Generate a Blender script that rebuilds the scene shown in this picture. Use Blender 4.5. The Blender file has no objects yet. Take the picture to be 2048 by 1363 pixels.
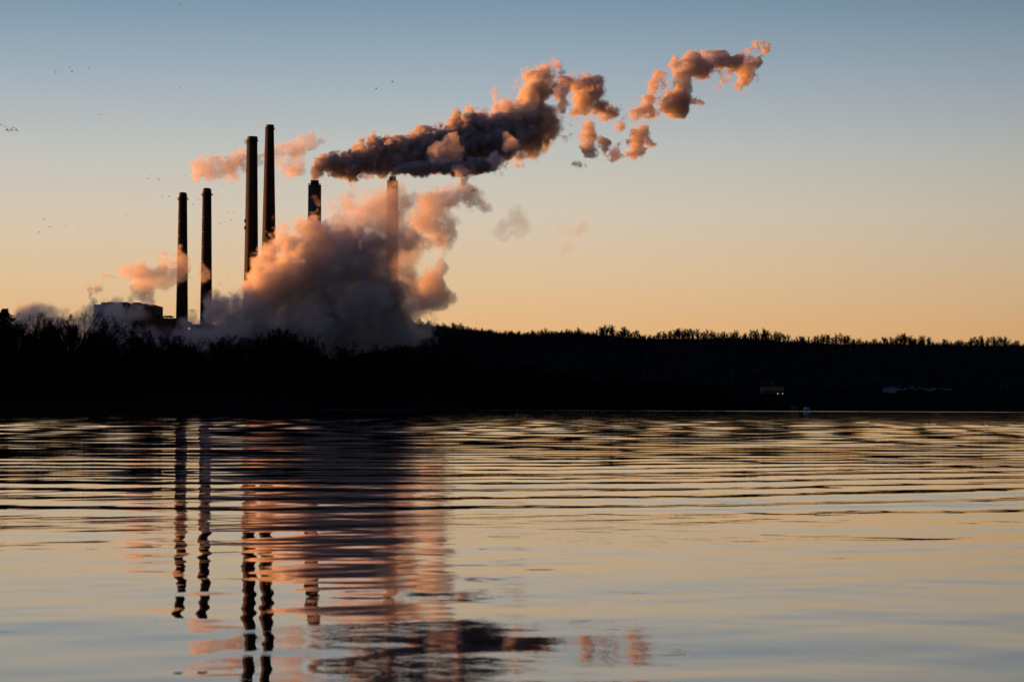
import bpy, math, random
import numpy as np
from mathutils import Vector, Euler

# ------------------------------------------------------------------ camera, sky, sun, exposure
S = bpy.context.scene
COL = S.collection
F = 2048 * 85 / 36.0                      # focal length in photograph pixels
PITCH = math.atan((811 - 681.5) / F)
ROLL = math.radians(0.22)
CAM_H = 1.0
cam_d = bpy.data.cameras.new('camera')
cam = bpy.data.objects.new('camera', cam_d)
COL.objects.link(cam)
cam_d.lens = 85
cam_d.sensor_width = 36
cam_d.clip_start = 0.5
cam_d.clip_end = 60000
cam.location = (0, 0, CAM_H)
ROT = Euler((math.pi / 2 + PITCH, 0, 0)).to_matrix() @ Euler((0, 0, ROLL)).to_matrix()
cam.rotation_euler = ROT.to_euler()
cam_d.dof.use_dof = True
cam_d.dof.focus_distance = 1200
cam_d.dof.aperture_fstop = 8.0
S.camera = cam

SUN_AZ = -68.0                            # degrees, left of the viewing direction
SUN_EL = 1.0
world = bpy.data.worlds.new('World')
S.world = world
world.use_nodes = True
wn, wl = world.node_tree.nodes, world.node_tree.links
wn.clear()


def N(nodes, t, **kw):
    n = nodes.new(t)
    for k, v in kw.items():
        setattr(n, k, v)
    return n


def math_node(nodes, links, op, a, b=None, clamp=False):
    n = nodes.new('ShaderNodeMath')
    n.operation = op
    n.use_clamp = clamp
    for i, v in enumerate((a, b)):
        if v is None:
            continue
        if isinstance(v, (int, float)):
            n.inputs[i].default_value = v
        else:
            links.new(v, n.inputs[i])
    return n.outputs[0]


def srgb(r, g, b):
    def c(v):
        v /= 255.0
        return v / 12.92 if v <= 0.04045 else ((v + 0.055) / 1.055) ** 2.4
    return (c(r), c(g), c(b), 1)


sky = N(wn, 'ShaderNodeTexSky', sky_type='NISHITA', sun_disc=False)
sky.sun_elevation = math.radians(SUN_EL)
sky.sun_rotation = math.radians(SUN_AZ)
sky.altitude = 150
sky.air_density = 1.0
sky.dust_density = 1.2
sky.ozone_density = 2.0
bg = N(wn, 'ShaderNodeBackground')
bg.inputs['Strength'].default_value = 0.078
wo = N(wn, 'ShaderNodeOutputWorld')
# clear winter dusk: the air colours by height above the horizon, blended over the physical sky
tc = N(wn, 'ShaderNodeTexCoord')
sep = N(wn, 'ShaderNodeSeparateXYZ')
wl.new(tc.outputs['Generated'], sep.inputs[0])
ramp = N(wn, 'ShaderNodeValToRGB')
wl.new(math_node(wn, wl, 'MULTIPLY', sep.outputs['Z'], 2.0), ramp.inputs[0])
cr = ramp.color_ramp
stops = [(0.0, (222, 164, 104)), (0.030 * 2, (226, 178, 124)), (0.055 * 2, (218, 190, 153)), (0.08 * 2, (208, 195, 176)),
         (0.105 * 2, (188, 189, 184)), (0.135 * 2, (156, 171, 182)), (0.172 * 2, (112, 141, 163)), (0.30 * 2, (78, 101, 134)), (1.0, (60, 82, 120))]
while len(cr.elements) < len(stops):
    cr.elements.new(0.5)
for e, (p, c) in zip(cr.elements, stops):
    e.position = p
    e.color = srgb(*c)
# brightness falls off round the horizon, away from where the sun went down
sdir = Vector((math.sin(math.radians(SUN_AZ)), math.cos(math.radians(SUN_AZ)), 0))
dotn = N(wn, 'ShaderNodeVectorMath', operation='DOT_PRODUCT')
wl.new(tc.outputs['Generated'], dotn.inputs[0])
dotn.inputs[1].default_value = sdir
fall = N(wn, 'ShaderNodeMapRange', interpolation_type='SMOOTHSTEP')
fall.inputs['From Min'].default_value = -0.42
fall.inputs['From Max'].default_value = 0.42
fall.inputs['To Min'].default_value = 0.13
fall.inputs['To Max'].default_value = 1.12
wl.new(dotn.outputs['Value'], fall.inputs[0])
mul = N(wn, 'ShaderNodeVectorMath', operation='SCALE')
wl.new(ramp.outputs[0], mul.inputs[0])
wl.new(math_node(wn, wl, 'MULTIPLY', fall.outputs[0], 5.7), mul.inputs['Scale'])
mixs = N(wn, 'ShaderNodeMix', data_type='RGBA')
mixs.inputs[0].default_value = 0.92
wl.new(sky.outputs[0], mixs.inputs[6])
wl.new(mul.outputs[0], mixs.inputs[7])
wl.new(mixs.outputs[2], bg.inputs[0])
wl.new(bg.outputs[0], wo.inputs[0])

sun_d = bpy.data.lights.new('sun', 'SUN')
sun_d.energy = 5.0
sun_d.angle = math.radians(0.5)
sun_d.color = (1.0, 0.31, 0.055)
sun = bpy.data.objects.new('sun', sun_d)
COL.objects.link(sun)
az, el = math.radians(SUN_AZ), math.radians(SUN_EL)
SUNV = Vector((math.sin(az) * math.cos(el), math.cos(az) * math.cos(el), math.sin(el)))
sun.rotation_euler = SUNV.to_track_quat('Z', 'Y').to_euler()

vs = S.view_settings
vs.view_transform = 'Standard'
vs.look = 'None'
vs.exposure = 1.15
vs.gamma = 1.0
S.render.engine = 'CYCLES'
cy = S.cycles
cy.use_denoising = True
try:
    cy.denoiser = 'OPENIMAGEDENOISE'
except Exception:
    pass
cy.max_bounces = 12
cy.volume_bounces = 6
cy.transparent_max_bounces = 200
cy.diffuse_bounces = 2
cy.glossy_bounces = 3
cy.use_adaptive_sampling = False
cy.caustics_reflective = False
cy.caustics_refractive = False


# ------------------------------------------------------------------ helpers
def at(px, py, Y):
    """the point at depth Y (metres) that the photograph shows at pixel px, py"""
    d = ROT @ Vector(((px - 1024) / F, -(py - 681.5) / F, -1))
    t = Y / d.y
    return Vector((0, 0, CAM_H)) + d * t


def mat(name, color, rough=0.9, noise=0.0, scale=1.0, bump=0.0, spec=0.2, metallic=0.0):
    m = bpy.data.materials.new(name)
    m.use_nodes = True
    n, l = m.node_tree.nodes, m.node_tree.links
    b = n['Principled BSDF']
    b.inputs['Roughness'].default_value = rough
    b.inputs['Specular IOR Level'].default_value = spec
    b.inputs['Metallic'].default_value = metallic
    t = n.new('ShaderNodeTexCoord')
    nz = n.new('ShaderNodeTexNoise')
    nz.inputs['Scale'].default_value = scale
    nz.inputs['Detail'].default_value = 6
    l.new(t.outputs['Object'], nz.inputs['Vector'])
    r = n.new('ShaderNodeValToRGB')
    lo = [max(0, c * (1 - noise)) for c in color[:3]] + [1]
    hi = [min(1, c * (1 + noise)) for c in color[:3]] + [1]
    r.color_ramp.elements[0].position = 0.3
    r.color_ramp.elements[1].position = 0.7
    r.color_ramp.elements[0].color = lo
    r.color_ramp.elements[1].color = hi
    l.new(nz.outputs['Fac'], r.inputs[0])
    l.new(r.outputs[0], b.inputs['Base Color'])
    if bump:
        bp = n.new('ShaderNodeBump')
        bp.inputs['Strength'].default_value = bump
        l.new(nz.outputs['Fac'], bp.inputs['Height'])
        l.new(bp.outputs[0], b.inputs['Normal'])
    return m


M = {}
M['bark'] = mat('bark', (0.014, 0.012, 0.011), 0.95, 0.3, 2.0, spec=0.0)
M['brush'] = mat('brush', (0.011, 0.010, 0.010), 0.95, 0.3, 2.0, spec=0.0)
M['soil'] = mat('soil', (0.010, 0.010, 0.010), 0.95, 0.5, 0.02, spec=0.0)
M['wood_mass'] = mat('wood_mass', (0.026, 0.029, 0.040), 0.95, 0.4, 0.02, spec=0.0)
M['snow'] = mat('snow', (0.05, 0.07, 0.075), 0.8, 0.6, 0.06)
M['brick'] = mat('stack_brick', (0.045, 0.028, 0.024), 0.85, 0.25, 0.12)
M['concrete'] = mat('stack_concrete', (0.045, 0.045, 0.05), 0.85, 0.2, 0.1)
M['dark_concrete'] = mat('stack_dark_concrete', (0.022, 0.02, 0.022), 0.85, 0.2, 0.1)
M['steel'] = mat('dark_steel', (0.04, 0.04, 0.045), 0.5, 0.2, 0.5, metallic=0.3)
M['siding'] = mat('powerhouse_siding', (0.075, 0.055, 0.045), 0.8, 0.25, 0.06)
M['siding_dark'] = mat('boiler_house_siding', (0.045, 0.04, 0.04), 0.8, 0.25, 0.06)
M['pale_panel'] = mat('pale_panel', (0.13, 0.11, 0.085), 0.7, 0.15, 0.4)
M['feather'] = mat('dark_feathers', (0.05, 0.045, 0.04), 0.8, 0.2, 3.0)
M['tarp'] = mat('blue_tarp', (0.18, 0.40, 0.60), 0.6, 0.2, 1.5)
M['hut'] = mat('grey_boards', (0.07, 0.07, 0.075), 0.8, 0.2, 1.5)


def lamp_mat(strength, color=(1, 0.93, 0.82)):
    m = bpy.data.materials.new('lit_lamp')
    m.use_nodes = True
    n, l = m.node_tree.nodes, m.node_tree.links
    n.clear()
    e = n.new('ShaderNodeEmission')
    e.inputs[0].default_value = (*color, 1)
    e.inputs[1].default_value = strength
    o = n.new('ShaderNodeOutputMaterial')
    l.new(e.outputs[0], o.inputs[0])
    return m


M['lamp'] = lamp_mat(3)


class MB:
    """collects boxes, tubes and rings, then links them as one mesh object"""

    def __init__(self):
        self.v, self.f = [], []

    def add(self, vs_, fs_):
        o = len(self.v)
        self.v += [tuple(p) for p in vs_]
        self.f += [tuple(i + o for i in f) for f in fs_]

    def box(self, x0, x1, y0, y1, z0, z1):
        vs_ = [(x, y, z) for z in (z0, z1) for (x, y) in ((x0, y0), (x1, y0), (x1, y1), (x0, y1))]
        self.add(vs_, [(3, 2, 1, 0), (4, 5, 6, 7), (0, 1, 5, 4), (1, 2, 6, 5), (2, 3, 7, 6), (3, 0, 4, 7)])

    def lathe(self, prof, n=40, cx=0, cy=0):
        k = len(prof)
        vs_ = []
        for (r, z) in prof:
            for i in range(n):
                a = 2 * math.pi * i / n
                vs_.append((cx + r * math.cos(a), cy + r * math.sin(a), z))
        fs_ = []
        for j in range(k - 1):
            for i in range(n):
                i2 = (i + 1) % n
                fs_.append((j * n + i, j * n + i2, (j + 1) * n + i2, (j + 1) * n + i))
        fs_.append(tuple(reversed(range(n))))
        fs_.append(tuple((k - 1) * n + i for i in range(n)))
        self.add(vs_, fs_)

    def tube(self, a, b, r0, r1=None, n=6):
        r1 = r0 if r1 is None else r1
        a, b = Vector(a), Vector(b)
        d = (b - a)
        if d.length < 1e-6:
            return
        d.normalize()
        u = d.orthogonal().normalized()
        w = d.cross(u)
        vs_ = []
        for p, r in ((a, r0), (b, r1)):
            for i in range(n):
                t = 2 * math.pi * i / n
                vs_.append(p + u * (r * math.cos(t)) + w * (r * math.sin(t)))
        fs_ = [(i, (i + 1) % n, n + (i + 1) % n, n + i) for i in range(n)]
        fs_ += [tuple(reversed(range(n))), tuple(range(n, 2 * n))]
        self.add(vs_, fs_)

    def build(self, name, m, parent=None, smooth=False):
        me = bpy.data.meshes.new(name)
        me.from_pydata(self.v, [], self.f)
        if m:
            me.materials.append(m)
        if smooth:
            me.shade_smooth()
        o = bpy.data.objects.new(name, me)
        COL.objects.link(o)
        o.parent = parent
        return o


def np_mesh(name, verts, faces, m=None, smooth=True):
    me = bpy.data.meshes.new(name)
    nf, k = faces.shape
    me.vertices.add(len(verts))
    me.vertices.foreach_set('co', verts.astype(np.float32).ravel())
    me.loops.add(nf * k)
    me.loops.foreach_set('vertex_index', faces.astype(np.int32).ravel())
    me.polygons.add(nf)
    me.polygons.foreach_set('loop_start', np.arange(0, nf * k, k, dtype=np.int32))
    me.update(calc_edges=True)
    if smooth:
        me.shade_smooth()
    if m:
        me.materials.append(m)
    return me


def tag(o, label=None, cat=None, group=None, kind=None):
    for k, v in (('label', label), ('category', cat), ('group', group), ('kind', kind)):
        if v:
            o[k] = v
    return o


def empty(name, loc, rz=0.0):
    o = bpy.data.objects.new(name, None)
    COL.objects.link(o)
    o.location = loc
    o.rotation_euler = (0, 0, rz)
    return o


def grid_faces(r, c):
    i = np.arange(r - 1)[:, None] * c + np.arange(c - 1)[None, :]
    return np.stack([i, i + 1, i + 1 + c, i + c], -1).reshape(-1, 4)


# ------------------------------------------------------------------ lattice noise (numpy)
def axis_w(n, step, off):
    t = np.arange(n) * step + off
    i = np.floor(t).astype(int)
    f = (t - i)[:, None]
    w = np.concatenate([(1 - f) ** 3, 3 * f ** 3 - 6 * f ** 2 + 4, -3 * f ** 3 + 3 * f ** 2 + 3 * f + 1, f ** 3], 1) / 6
    return i, w.astype(np.float32)


def lat3(shape, vox, cell, rng):
    """smooth random field (B-spline value noise), about -1..1"""
    ws = []
    for n in shape:
        i, w = axis_w(n, vox / cell, rng.random() * 2)
        ws.append((i, w))
    L = rng.standard_normal([w[0][-1] + 5 for w in ws]).astype(np.float32)
    for ax in range(3):
        i, w = ws[ax]
        out = None
        for k in range(4):
            sh = [1, 1, 1]
            sh[ax] = -1
            t = np.take(L, i + k, axis=ax) * w[:, k].reshape(sh)
            out = t if out is None else out + t
        L = out
    return L * 2.0


# ------------------------------------------------------------------ terrain and water
rng = np.random.default_rng(7)
RIDGE_PX = [-9000, -200, -60, 300, 560, 640, 700, 760, 800, 850, 900, 950, 1000, 1060, 1130, 1200, 1300, 1400, 1500, 1600, 1700, 1800, 1900, 2048, 2600, 9000]
RIDGE_PY = [785, 770, 702, 698, 698, 692, 676, 658, 652, 654, 658, 664, 670, 674, 671, 673, 680, 682, 680, 687, 693, 692, 694, 696, 700, 700]
RIDGE_Y = 3000.0


def wob(x, y):
    return (np.sin(x * 0.013 + 1.3) * np.cos(y * 0.009) + 0.5 * np.sin(x * 0.031 + y * 0.017) + 0.25 * np.sin(x * 0.09 - y * 0.05 + 2))


def shore(x):
    """distance of the far waterline"""
    return 575 + 14 * np.sin(x * 0.02) + 5 * np.sin(x * 0.11 + 1) + 0.18 * np.maximum(x, 0)


def terrain(x, y):
    x = np.asarray(x, float)
    y = np.asarray(y, float)
    px = 1024 + x / np.maximum(y, 1) * F
    s = y - shore(x)
    z = np.where(s < 0, -1.5 + 0 * s, np.minimum(4.5, -0.3 + s * 0.12)) + np.clip((s - 60) / 400, 0, 1) * 1.5
    top = (811 + (px - 1024) * math.tan(ROLL) - np.interp(px, RIDGE_PX, RIDGE_PY)) * RIDGE_Y / F
    t = np.clip((y - 1750) / (RIDGE_Y - 1750), 0, 1)
    h = np.where(y > RIDGE_Y, 1.0, t ** 0.85)
    back = np.clip((y - 3100) / 2500, 0, 1)
    z = z + (np.maximum(top, 6) - 6) * h * (1 - 0.5 * back) + wob(x, y) * 1.5 * np.clip((y - 1800) / 600, 0, 1)
    # unseen ridge added off-view to keep evening sun off the plant's foot
    c = Vector((-150, 2550)) + 1500 * Vector((SUNV.x, SUNV.y)).normalized()
    d = (x - c.x) * SUNV.x + (y - c.y) * SUNV.y
    lat = -(x - c.x) * SUNV.y + (y - c.y) * SUNV.x
    hh = 124 + 5 * np.sin(lat * 0.012) + 3 * np.sin(lat * 0.05) + 1.5 * np.sin(lat * 0.21)
    endf = 1 / (1 + np.exp((np.abs(lat + 300) - 720) / 45))
    z = z + hh * np.exp(-(d / 260) ** 2) * endf
    # lower unseen bluff, also added, to shade the bank trees and the shed
    bl = 58 + 4 * np.sin(y * 0.02) + 2 * np.sin(y * 0.09)
    z = z + bl * np.exp(-((x + 900) / 170) ** 2) * np.clip((y - 540) / 60, 0, 1) / (1 + np.exp((y - 2150) / 60))
    return z


def build_ground():
    ys = np.concatenate([np.arange(540, 760, 8), np.arange(760, 1700, 40), np.arange(1700, 3200, 25), np.arange(3200, 5200, 80), np.geomspace(5200, 30000, 14)])
    xs = np.concatenate([-np.geomspace(30000, 2600, 14), np.arange(-2500, 1800, 22), np.geomspace(1800, 30000, 16)])
    X, Y = np.meshgrid(xs, ys)
    Z = terrain(X, Y)
    v = np.stack([X, Y, Z], -1).reshape(-1, 3)
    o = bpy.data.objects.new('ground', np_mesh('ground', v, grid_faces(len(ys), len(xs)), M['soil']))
    COL.objects.link(o)
    tag(o, kind='structure')


build_ground()


def build_water():
    # rows close together near the shore we stand on, wider apart far away
    q = np.arange(880, 6.9, -0.55)
    ys = CAM_H * F / q
    extra = np.array([-400, -60, 0, 3.0])
    ys = np.concatenate([extra, ys, [760.0]])
    tx = np.linspace(-0.245, 0.245, 460)
    R = len(ys)
    yy = np.maximum(ys, 5.0)[:, None]
    X = tx[None, :] * yy
    side = np.array([0.4, 1.0, 3.0])
    far = np.array([6.0, 60, 2500.0])
    XL = -(0.245 * yy + far[None, ::-1])
    XR = 0.245 * yy + far[None, :]
    X = np.concatenate([XL, X, XR], 1)
    Y = np.repeat(ys[:, None], X.shape[1], 1)
    d = np.maximum(Y, 1)
    rg = np.random.default_rng(11)
    Z = np.zeros_like(X)

    def env(*pts):
        xp = np.log([p[0] for p in pts])
        return np.interp(np.log(d), xp, [p[1] for p in pts])

    # long wake swell that reaches to about twenty metres from us: slope amplitude by distance
    bend = 0.50 * np.log1p(np.exp(np.clip(X * 0.9, -30, 30))) / 0.9
    wy = Y - bend + 0.22 * np.sin(X * 0.33 + 1.0) + 0.16 * np.sin(X * 0.81 + Y * 0.19) + 0.10 * np.sin(X * 1.9 - Y * 0.31)
    edge = 17.8 + 2.8 * np.exp(-((X - 0.6) / 1.6) ** 2) + 0.7 * np.sin(X * 1.1 + 1)
    on = 1 / (1 + np.exp(-(Y - edge) / 0.8))
    sl = env((5, .0), (17, .020), (21, .023), (25, .021), (31, .018), (45, .015), (60, .013), (80, .011), (130, .005), (300, .0))
    for lam, a, px_, py_ in ((2.3, 0.80, 0.17, 0.05), (2.75, 0.42, 0.31, 0.09), (1.75, 0.22, 0.23, 0.11), (3.6, 0.30, 0.12, 0.04)):
        k = 2 * math.pi / lam
        ph = k * wy + 1.1 * np.sin(X * px_ + Y * py_ + rg.random() * 6.28)
        mod = 0.7 + 0.4 * np.sin(X * (0.31 + 0.2 * rg.random()) + Y * 0.09 + rg.random() * 6)
        keep_ = np.clip(lam / np.maximum(1.1 * d * d / F, 1e-3) - 0.6, 0, 1)
        Z += on * keep_ * a * sl / k * np.sin(ph) * mod
    # wind chop farther out
    sl2 = env((5, .0), (20, .0006), (30, .002), (45, .005), (65, .010), (110, .013), (150, .012), (190, .009), (260, .006), (640, .005))
    n = 90
    for i in range(n):
        ly = 1.0 * 2 ** (rg.random() * 4.2)
        lx = 1.6 * 2 ** (rg.random() * 2.6)
        ky = 2 * math.pi / ly
        kx = rg.choice([-1, 1]) * 2 * math.pi / lx
        small = np.clip(ly / np.maximum(1.3 * d * d / F, 1e-3) - 0.6, 0, 1) * np.clip(1.6 - ly / np.maximum(5 * d * d / F, 2.4), 0, 1)
        if small.max() <= 0:
            continue
        Z += sl2 / ky * (2.6 / math.sqrt(n)) * small * np.sin(ky * Y + kx * X * 0.6 + 0.8 * np.sin(X * 0.4 + i) + rg.random() * 6.28)
    # short oblique ripples that break up the mirror images
    rs_ = env((5, .0010), (9, .0022), (14, .0045), (24, .006), (45, .006), (70, .003), (90, .0))
    for i in range(22):
        lam = 0.35 * 2 ** (rg.random() * 1.9)
        th = math.radians(rg.choice([-1, 1]) * rg.uniform(15, 62))
        k = 2 * math.pi / lam
        keep_ = np.clip(lam / math.cos(th) / np.maximum(1.1 * d * d / F, 1e-3) - 0.6, 0, 1)
        Z += rs_ * keep_ / k * 0.30 * np.sin(k * (Y * math.cos(th) - X * math.sin(th)) + 0.7 * np.sin(0.6 * X + 0.4 * Y + i) + rg.random() * 6.28)
    # slow slicks close to the camera
    slg = env((5, .0050), (10, .0042), (14, .0032), (22, .0018), (40, .0015), (80, .0))
    for i in range(16):
        lam = 0.5 + 2.6 * rg.random()
        th = math.radians(rg.normal(0, 30))
        k = 2 * math.pi / lam
        Z += slg / k * 0.42 * np.sin(k * (Y * math.cos(th) - X * math.sin(th) + 0.25 * np.sin(X * 1.3 + i)) + rg.random() * 6.28)
    Z[:4] = 0
    Z[-1] = 0
    Z[:, :3] = 0
    Z[:, -3:] = 0
    v = np.stack([X, Y, Z], -1).reshape(-1, 3)

    m = bpy.data.materials.new('river_water')
    m.use_nodes = True
    nn, l = m.node_tree.nodes, m.node_tree.links
    b = nn['Principled BSDF']
    b.inputs['Base Color'].default_value = (0.004, 0.006, 0.007, 1)
    b.inputs['IOR'].default_value = 1.333
    t = nn.new('ShaderNodeTexCoord')
    sp = nn.new('ShaderNodeSeparateXYZ')
    l.new(t.outputs['Object'], sp.inputs[0])

    def mr(v_, a, b_, c, d_):
        r = nn.new('ShaderNodeMapRange')
        r.inputs[1].default_value, r.inputs[2].default_value = a, b_
        r.inputs[3].default_value, r.inputs[4].default_value = c, d_
        l.new(v_, r.inputs[0])
        return r.outputs[0]
    # wind-ruffled strip under the far bank
    ns = nn.new('ShaderNodeTexNoise')
    ns.inputs['Scale'].default_value = 0.035
    l.new(t.outputs['Object'], ns.inputs['Vector'])
    far0 = mr(sp.outputs['Y'], 500, 525, 0.0, 1.0)
    right0 = mr(sp.outputs['X'], -90, -30, 0.15, 1.0)
    f01 = math_node(nn, l, 'MULTIPLY', math_node(nn, l, 'MULTIPLY', far0, right0), mr(ns.outputs['Fac'], 0.35, 0.6, 0.25, 1.0))
    rough = mr(f01, 0, 1, 0.012, 0.13)
    l.new(rough, b.inputs['Roughness'])
    # fine wind ripples, in patches
    mp = nn.new('ShaderNodeMapping')
    mp.inputs['Scale'].default_value = (1.0, 1.0, 1.0)
    l.new(t.outputs['Object'], mp.inputs[0])
    n1 = nn.new('ShaderNodeTexNoise')
    n1.inputs['Scale'].default_value = 1.9
    n1.inputs['Detail'].default_value = 5
    n1.inputs['Roughness'].default_value = 0.6
    l.new(mp.outputs[0], n1.inputs['Vector'])
    mp2 = nn.new('ShaderNodeMapping')
    mp2.inputs['Scale'].default_value = (0.35, 0.20, 1.0)
    mp2.inputs['Location'].default_value = (3.1, 0.4, 0)
    l.new(t.outputs['Object'], mp2.inputs[0])
    n2 = nn.new('ShaderNodeTexNoise')
    n2.inputs['Scale'].default_value = 1.0
    n2.inputs['Detail'].default_value = 3
    l.new(mp2.outputs[0], n2.inputs['Vector'])
    patch = mr(n2.outputs['Fac'], 0.47, 0.66, 0.12, 1.2)
    far_ = mr(sp.outputs['Y'], 45, 170, 0.0, 1.0)
    amt = math_node(nn, l, 'ADD', patch, far_)
    hgt = math_node(nn, l, 'MULTIPLY', n1.outputs['Fac'], amt)
    bp = nn.new('ShaderNodeBump')
    bp.inputs['Strength'].default_value = 1.0
    bp.inputs['Distance'].default_value = 0.0042
    l.new(hgt, bp.inputs['Height'])
    l.new(bp.outputs[0], b.inputs['Normal'])
    o = bpy.data.objects.new('river', np_mesh('river', v, grid_faces(R, X.shape[1]), m))
    COL.objects.link(o)
    tag(o, kind='structure')


build_water()


# ------------------------------------------------------------------ chimneys
def stack_base(px, Y):
    p = at(px, 790, Y)
    p.z = float(terrain(p.x, p.y)) - 0.5
    return p


def chimney(name, label, pxb, Y, ytop, wtop, wlow, ylow, shape, brick, pxt=None):
    """px widths at the top and at row ylow give the taper"""
    s = Y / F
    top = at(pxt or pxb, ytop, Y)
    base = stack_base(pxb, Y)
    base.x = top.x
    t = empty(name, base)
    H = top.z - base.z
    rt = wtop / 2 * s
    zl = at(pxb, ylow, Y).z - base.z
    rl = wlow / 2 * s
    rb = rt + (rl - rt) * H / (H - zl)
    shaft_m = M['brick'] if brick else M['dark_concrete']

    def r_at(z):
        return rb + (rt - rb) * z / H
    if shape == 'dome':
        zb = H - 9.5 * s
        mb = MB()
        mb.lathe([(rb, 0), (r_at(zb), zb)], 48)
        mb.build('shaft', shaft_m, t, True)
        mb = MB()
        mb.lathe([(rt * 1.0, zb), (rt * 1.02, H - 4 * s), (rt * 0.86, H - 1.5 * s), (rt * 0.55, H), (rt * 0.5, H - 0.5)], 48)
        mb.build('cap', M['steel'], t, True)
        zp = H - 14 * s
        gallery(t, r_at(zp), zp, s, 3.0)
        for q in np.linspace(0.15, 0.85, 9):
            mb = MB()
            z = zb * q
            mb.lathe([(r_at(z) + 0.02, z), (r_at(z) + 0.12, z + 0.1), (r_at(z + .6) + 0.12, z + 0.6), (r_at(z + .7) + 0.02, z + 0.7)], 48)
            mb.build('band', M['steel'], t)
    elif shape == 'lip':
        zb = H - 4.5 * s
        mb = MB()
        mb.lathe([(rb, 0), (r_at(zb), zb)], 48)
        mb.build('shaft', shaft_m, t, True)
        mb = MB()
        mb.lathe([(rt * 1.0, zb), (rt * 1.07, zb + 1.0 * s), (rt * 1.07, H - 0.7 * s), (rt * 0.9, H), (rt * 0.8, H - 1.0)], 48)
        mb.build('crown_lip', M['steel'], t, True)
        zp = H - 9 * s
        gallery(t, r_at(zp), zp, s, 2.2)
        mb = MB()                      # ladder cage down the left side
        a = math.radians(196)
        for q in range(60):
            z0, z1 = zb * q / 60, zb * (q + 1) / 60
            p0 = Vector((math.cos(a) * (r_at(z0) + 0.55), math.sin(a) * (r_at(z0) + 0.55), z0))
            p1 = Vector((math.cos(a) * (r_at(z1) + 0.55), math.sin(a) * (r_at(z1) + 0.55), z1))
            mb.tube(p0, p1, 0.42, 0.42, 6)
        mb.build('ladder_cage', M['steel'], t)
    else:
        zb = H - 9 * s
        rr = rt * 1.0
        mb = MB()
        mb.lathe([(rb * 1.0, 0), (rr, zb), (rr * 0.6, zb + 0.2)], 48)
        mb.build('shaft', M['concrete'], t, True)
        mb = MB()
        rf = rt * 0.63
        mb.lathe([(rf, zb), (rf, H - 1.0), (rf * 1.05, H - 0.9), (rf * 1.05, H), (rf * 0.85, H), (rf * 0.85, H - 1.5)], 40)
        mb.build('flue', M['steel'], t, True)
        for i in range(10):
            a = math.radians(i * 36 + 18)
            c = Vector((math.cos(a), math.sin(a), 0))
            z = zb - 7 * s
            mb = MB()
            mb.tube(c * (rr - 0.3) + Vector((0, 0, z)), c * (rr + 0.12) + Vector((0, 0, z)), 0.8, 0.8, 12)
            mb.build('vent_opening', M['steel'], t)
        mb = MB()
        for i in range(12):
            a = math.radians(i * 30 + 8)
            mb.tube((math.cos(a) * rr * .97, math.sin(a) * rr * .97, zb), (math.cos(a) * rr * .97, math.sin(a) * rr * .97, zb + 1.3), 0.07)
        mb.lathe([(rr * .96, zb + 1.2), (rr * .98, zb + 1.2), (rr * .98, zb + 1.35), (rr * .96, zb + 1.35)], 40)
        mb.tube((-rr * .93, -1, zb), (-rr * .93, -1, zb + 2.6), 0.22)
        mb.build('roof_rail', M['steel'], t)
    tag(t, label, 'chimney', 'tall chimneys of the power station')
    return t, r_at, H, s


def gallery(t, r, z, s, out):
    mb = MB()
    w = out * s
    mb.lathe([(r * 0.9, z - 0.25), (r + w, z - 0.1), (r + w, z + 0.25), (r * 0.9, z + 0.3)], 40)
    for i in range(16):
        a = math.radians(i * 22.5)
        c = Vector((math.cos(a), math.sin(a), 0))
        mb.tube(c * r + Vector((0, 0, z - w * 0.9)), c * (r + w * 0.9) + Vector((0, 0, z - 0.1)), 0.12)
    mb.build('gallery', M['steel'], t)
    mb = MB()
    for i in range(24):
        a = math.radians(i * 15)
        c = Vector((math.cos(a), math.sin(a), 0)) * (r + w * 0.95)
        mb.tube(c + Vector((0, 0, z)), c + Vector((0, 0, z + 1.3)), 0.06)
    mb.lathe([(r + w * .93, z + 1.25), (r + w * .97, z + 1.25), (r + w * .97, z + 1.4), (r + w * .93, z + 1.4)], 40)
    mb.build('railing', M['steel'], t)


YS = 2600.0
chimney('chimney', 'leftmost short dark chimney with domed cap rising beside the powerhouse', 362.5, 2450, 384.5, 16.5, 24, 640, 'dome', False, 365.8)
chimney('chimney', 'second short dark chimney with domed cap, right of the gap beside the powerhouse', 410, 2480, 376, 17.5, 24, 640, 'dome', False, 414)
tC = chimney('chimney', 'thick tall brown chimney with small platforms on its left side', 501, 2620, 273, 19.5, 27, 570, 'lip', True, 505)
chimney('chimney', 'tallest slender tapering brown chimney, right neighbour of the thick tall one', 537, 2640, 249.5, 15.5, 27, 515, 'lip', True, 540)
chimney('chimney', 'wide flat topped grey chimney pouring out the long dark plume', 628.5, 2600, 361, 26, 27, 460, 'flue', False, 629.5)
chimney('chimney', 'flat topped chimney half buried in steam, rightmost of all', 781.5, 2640, 353.5, 22, 28, 640, 'flue', False, 785)
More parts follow.
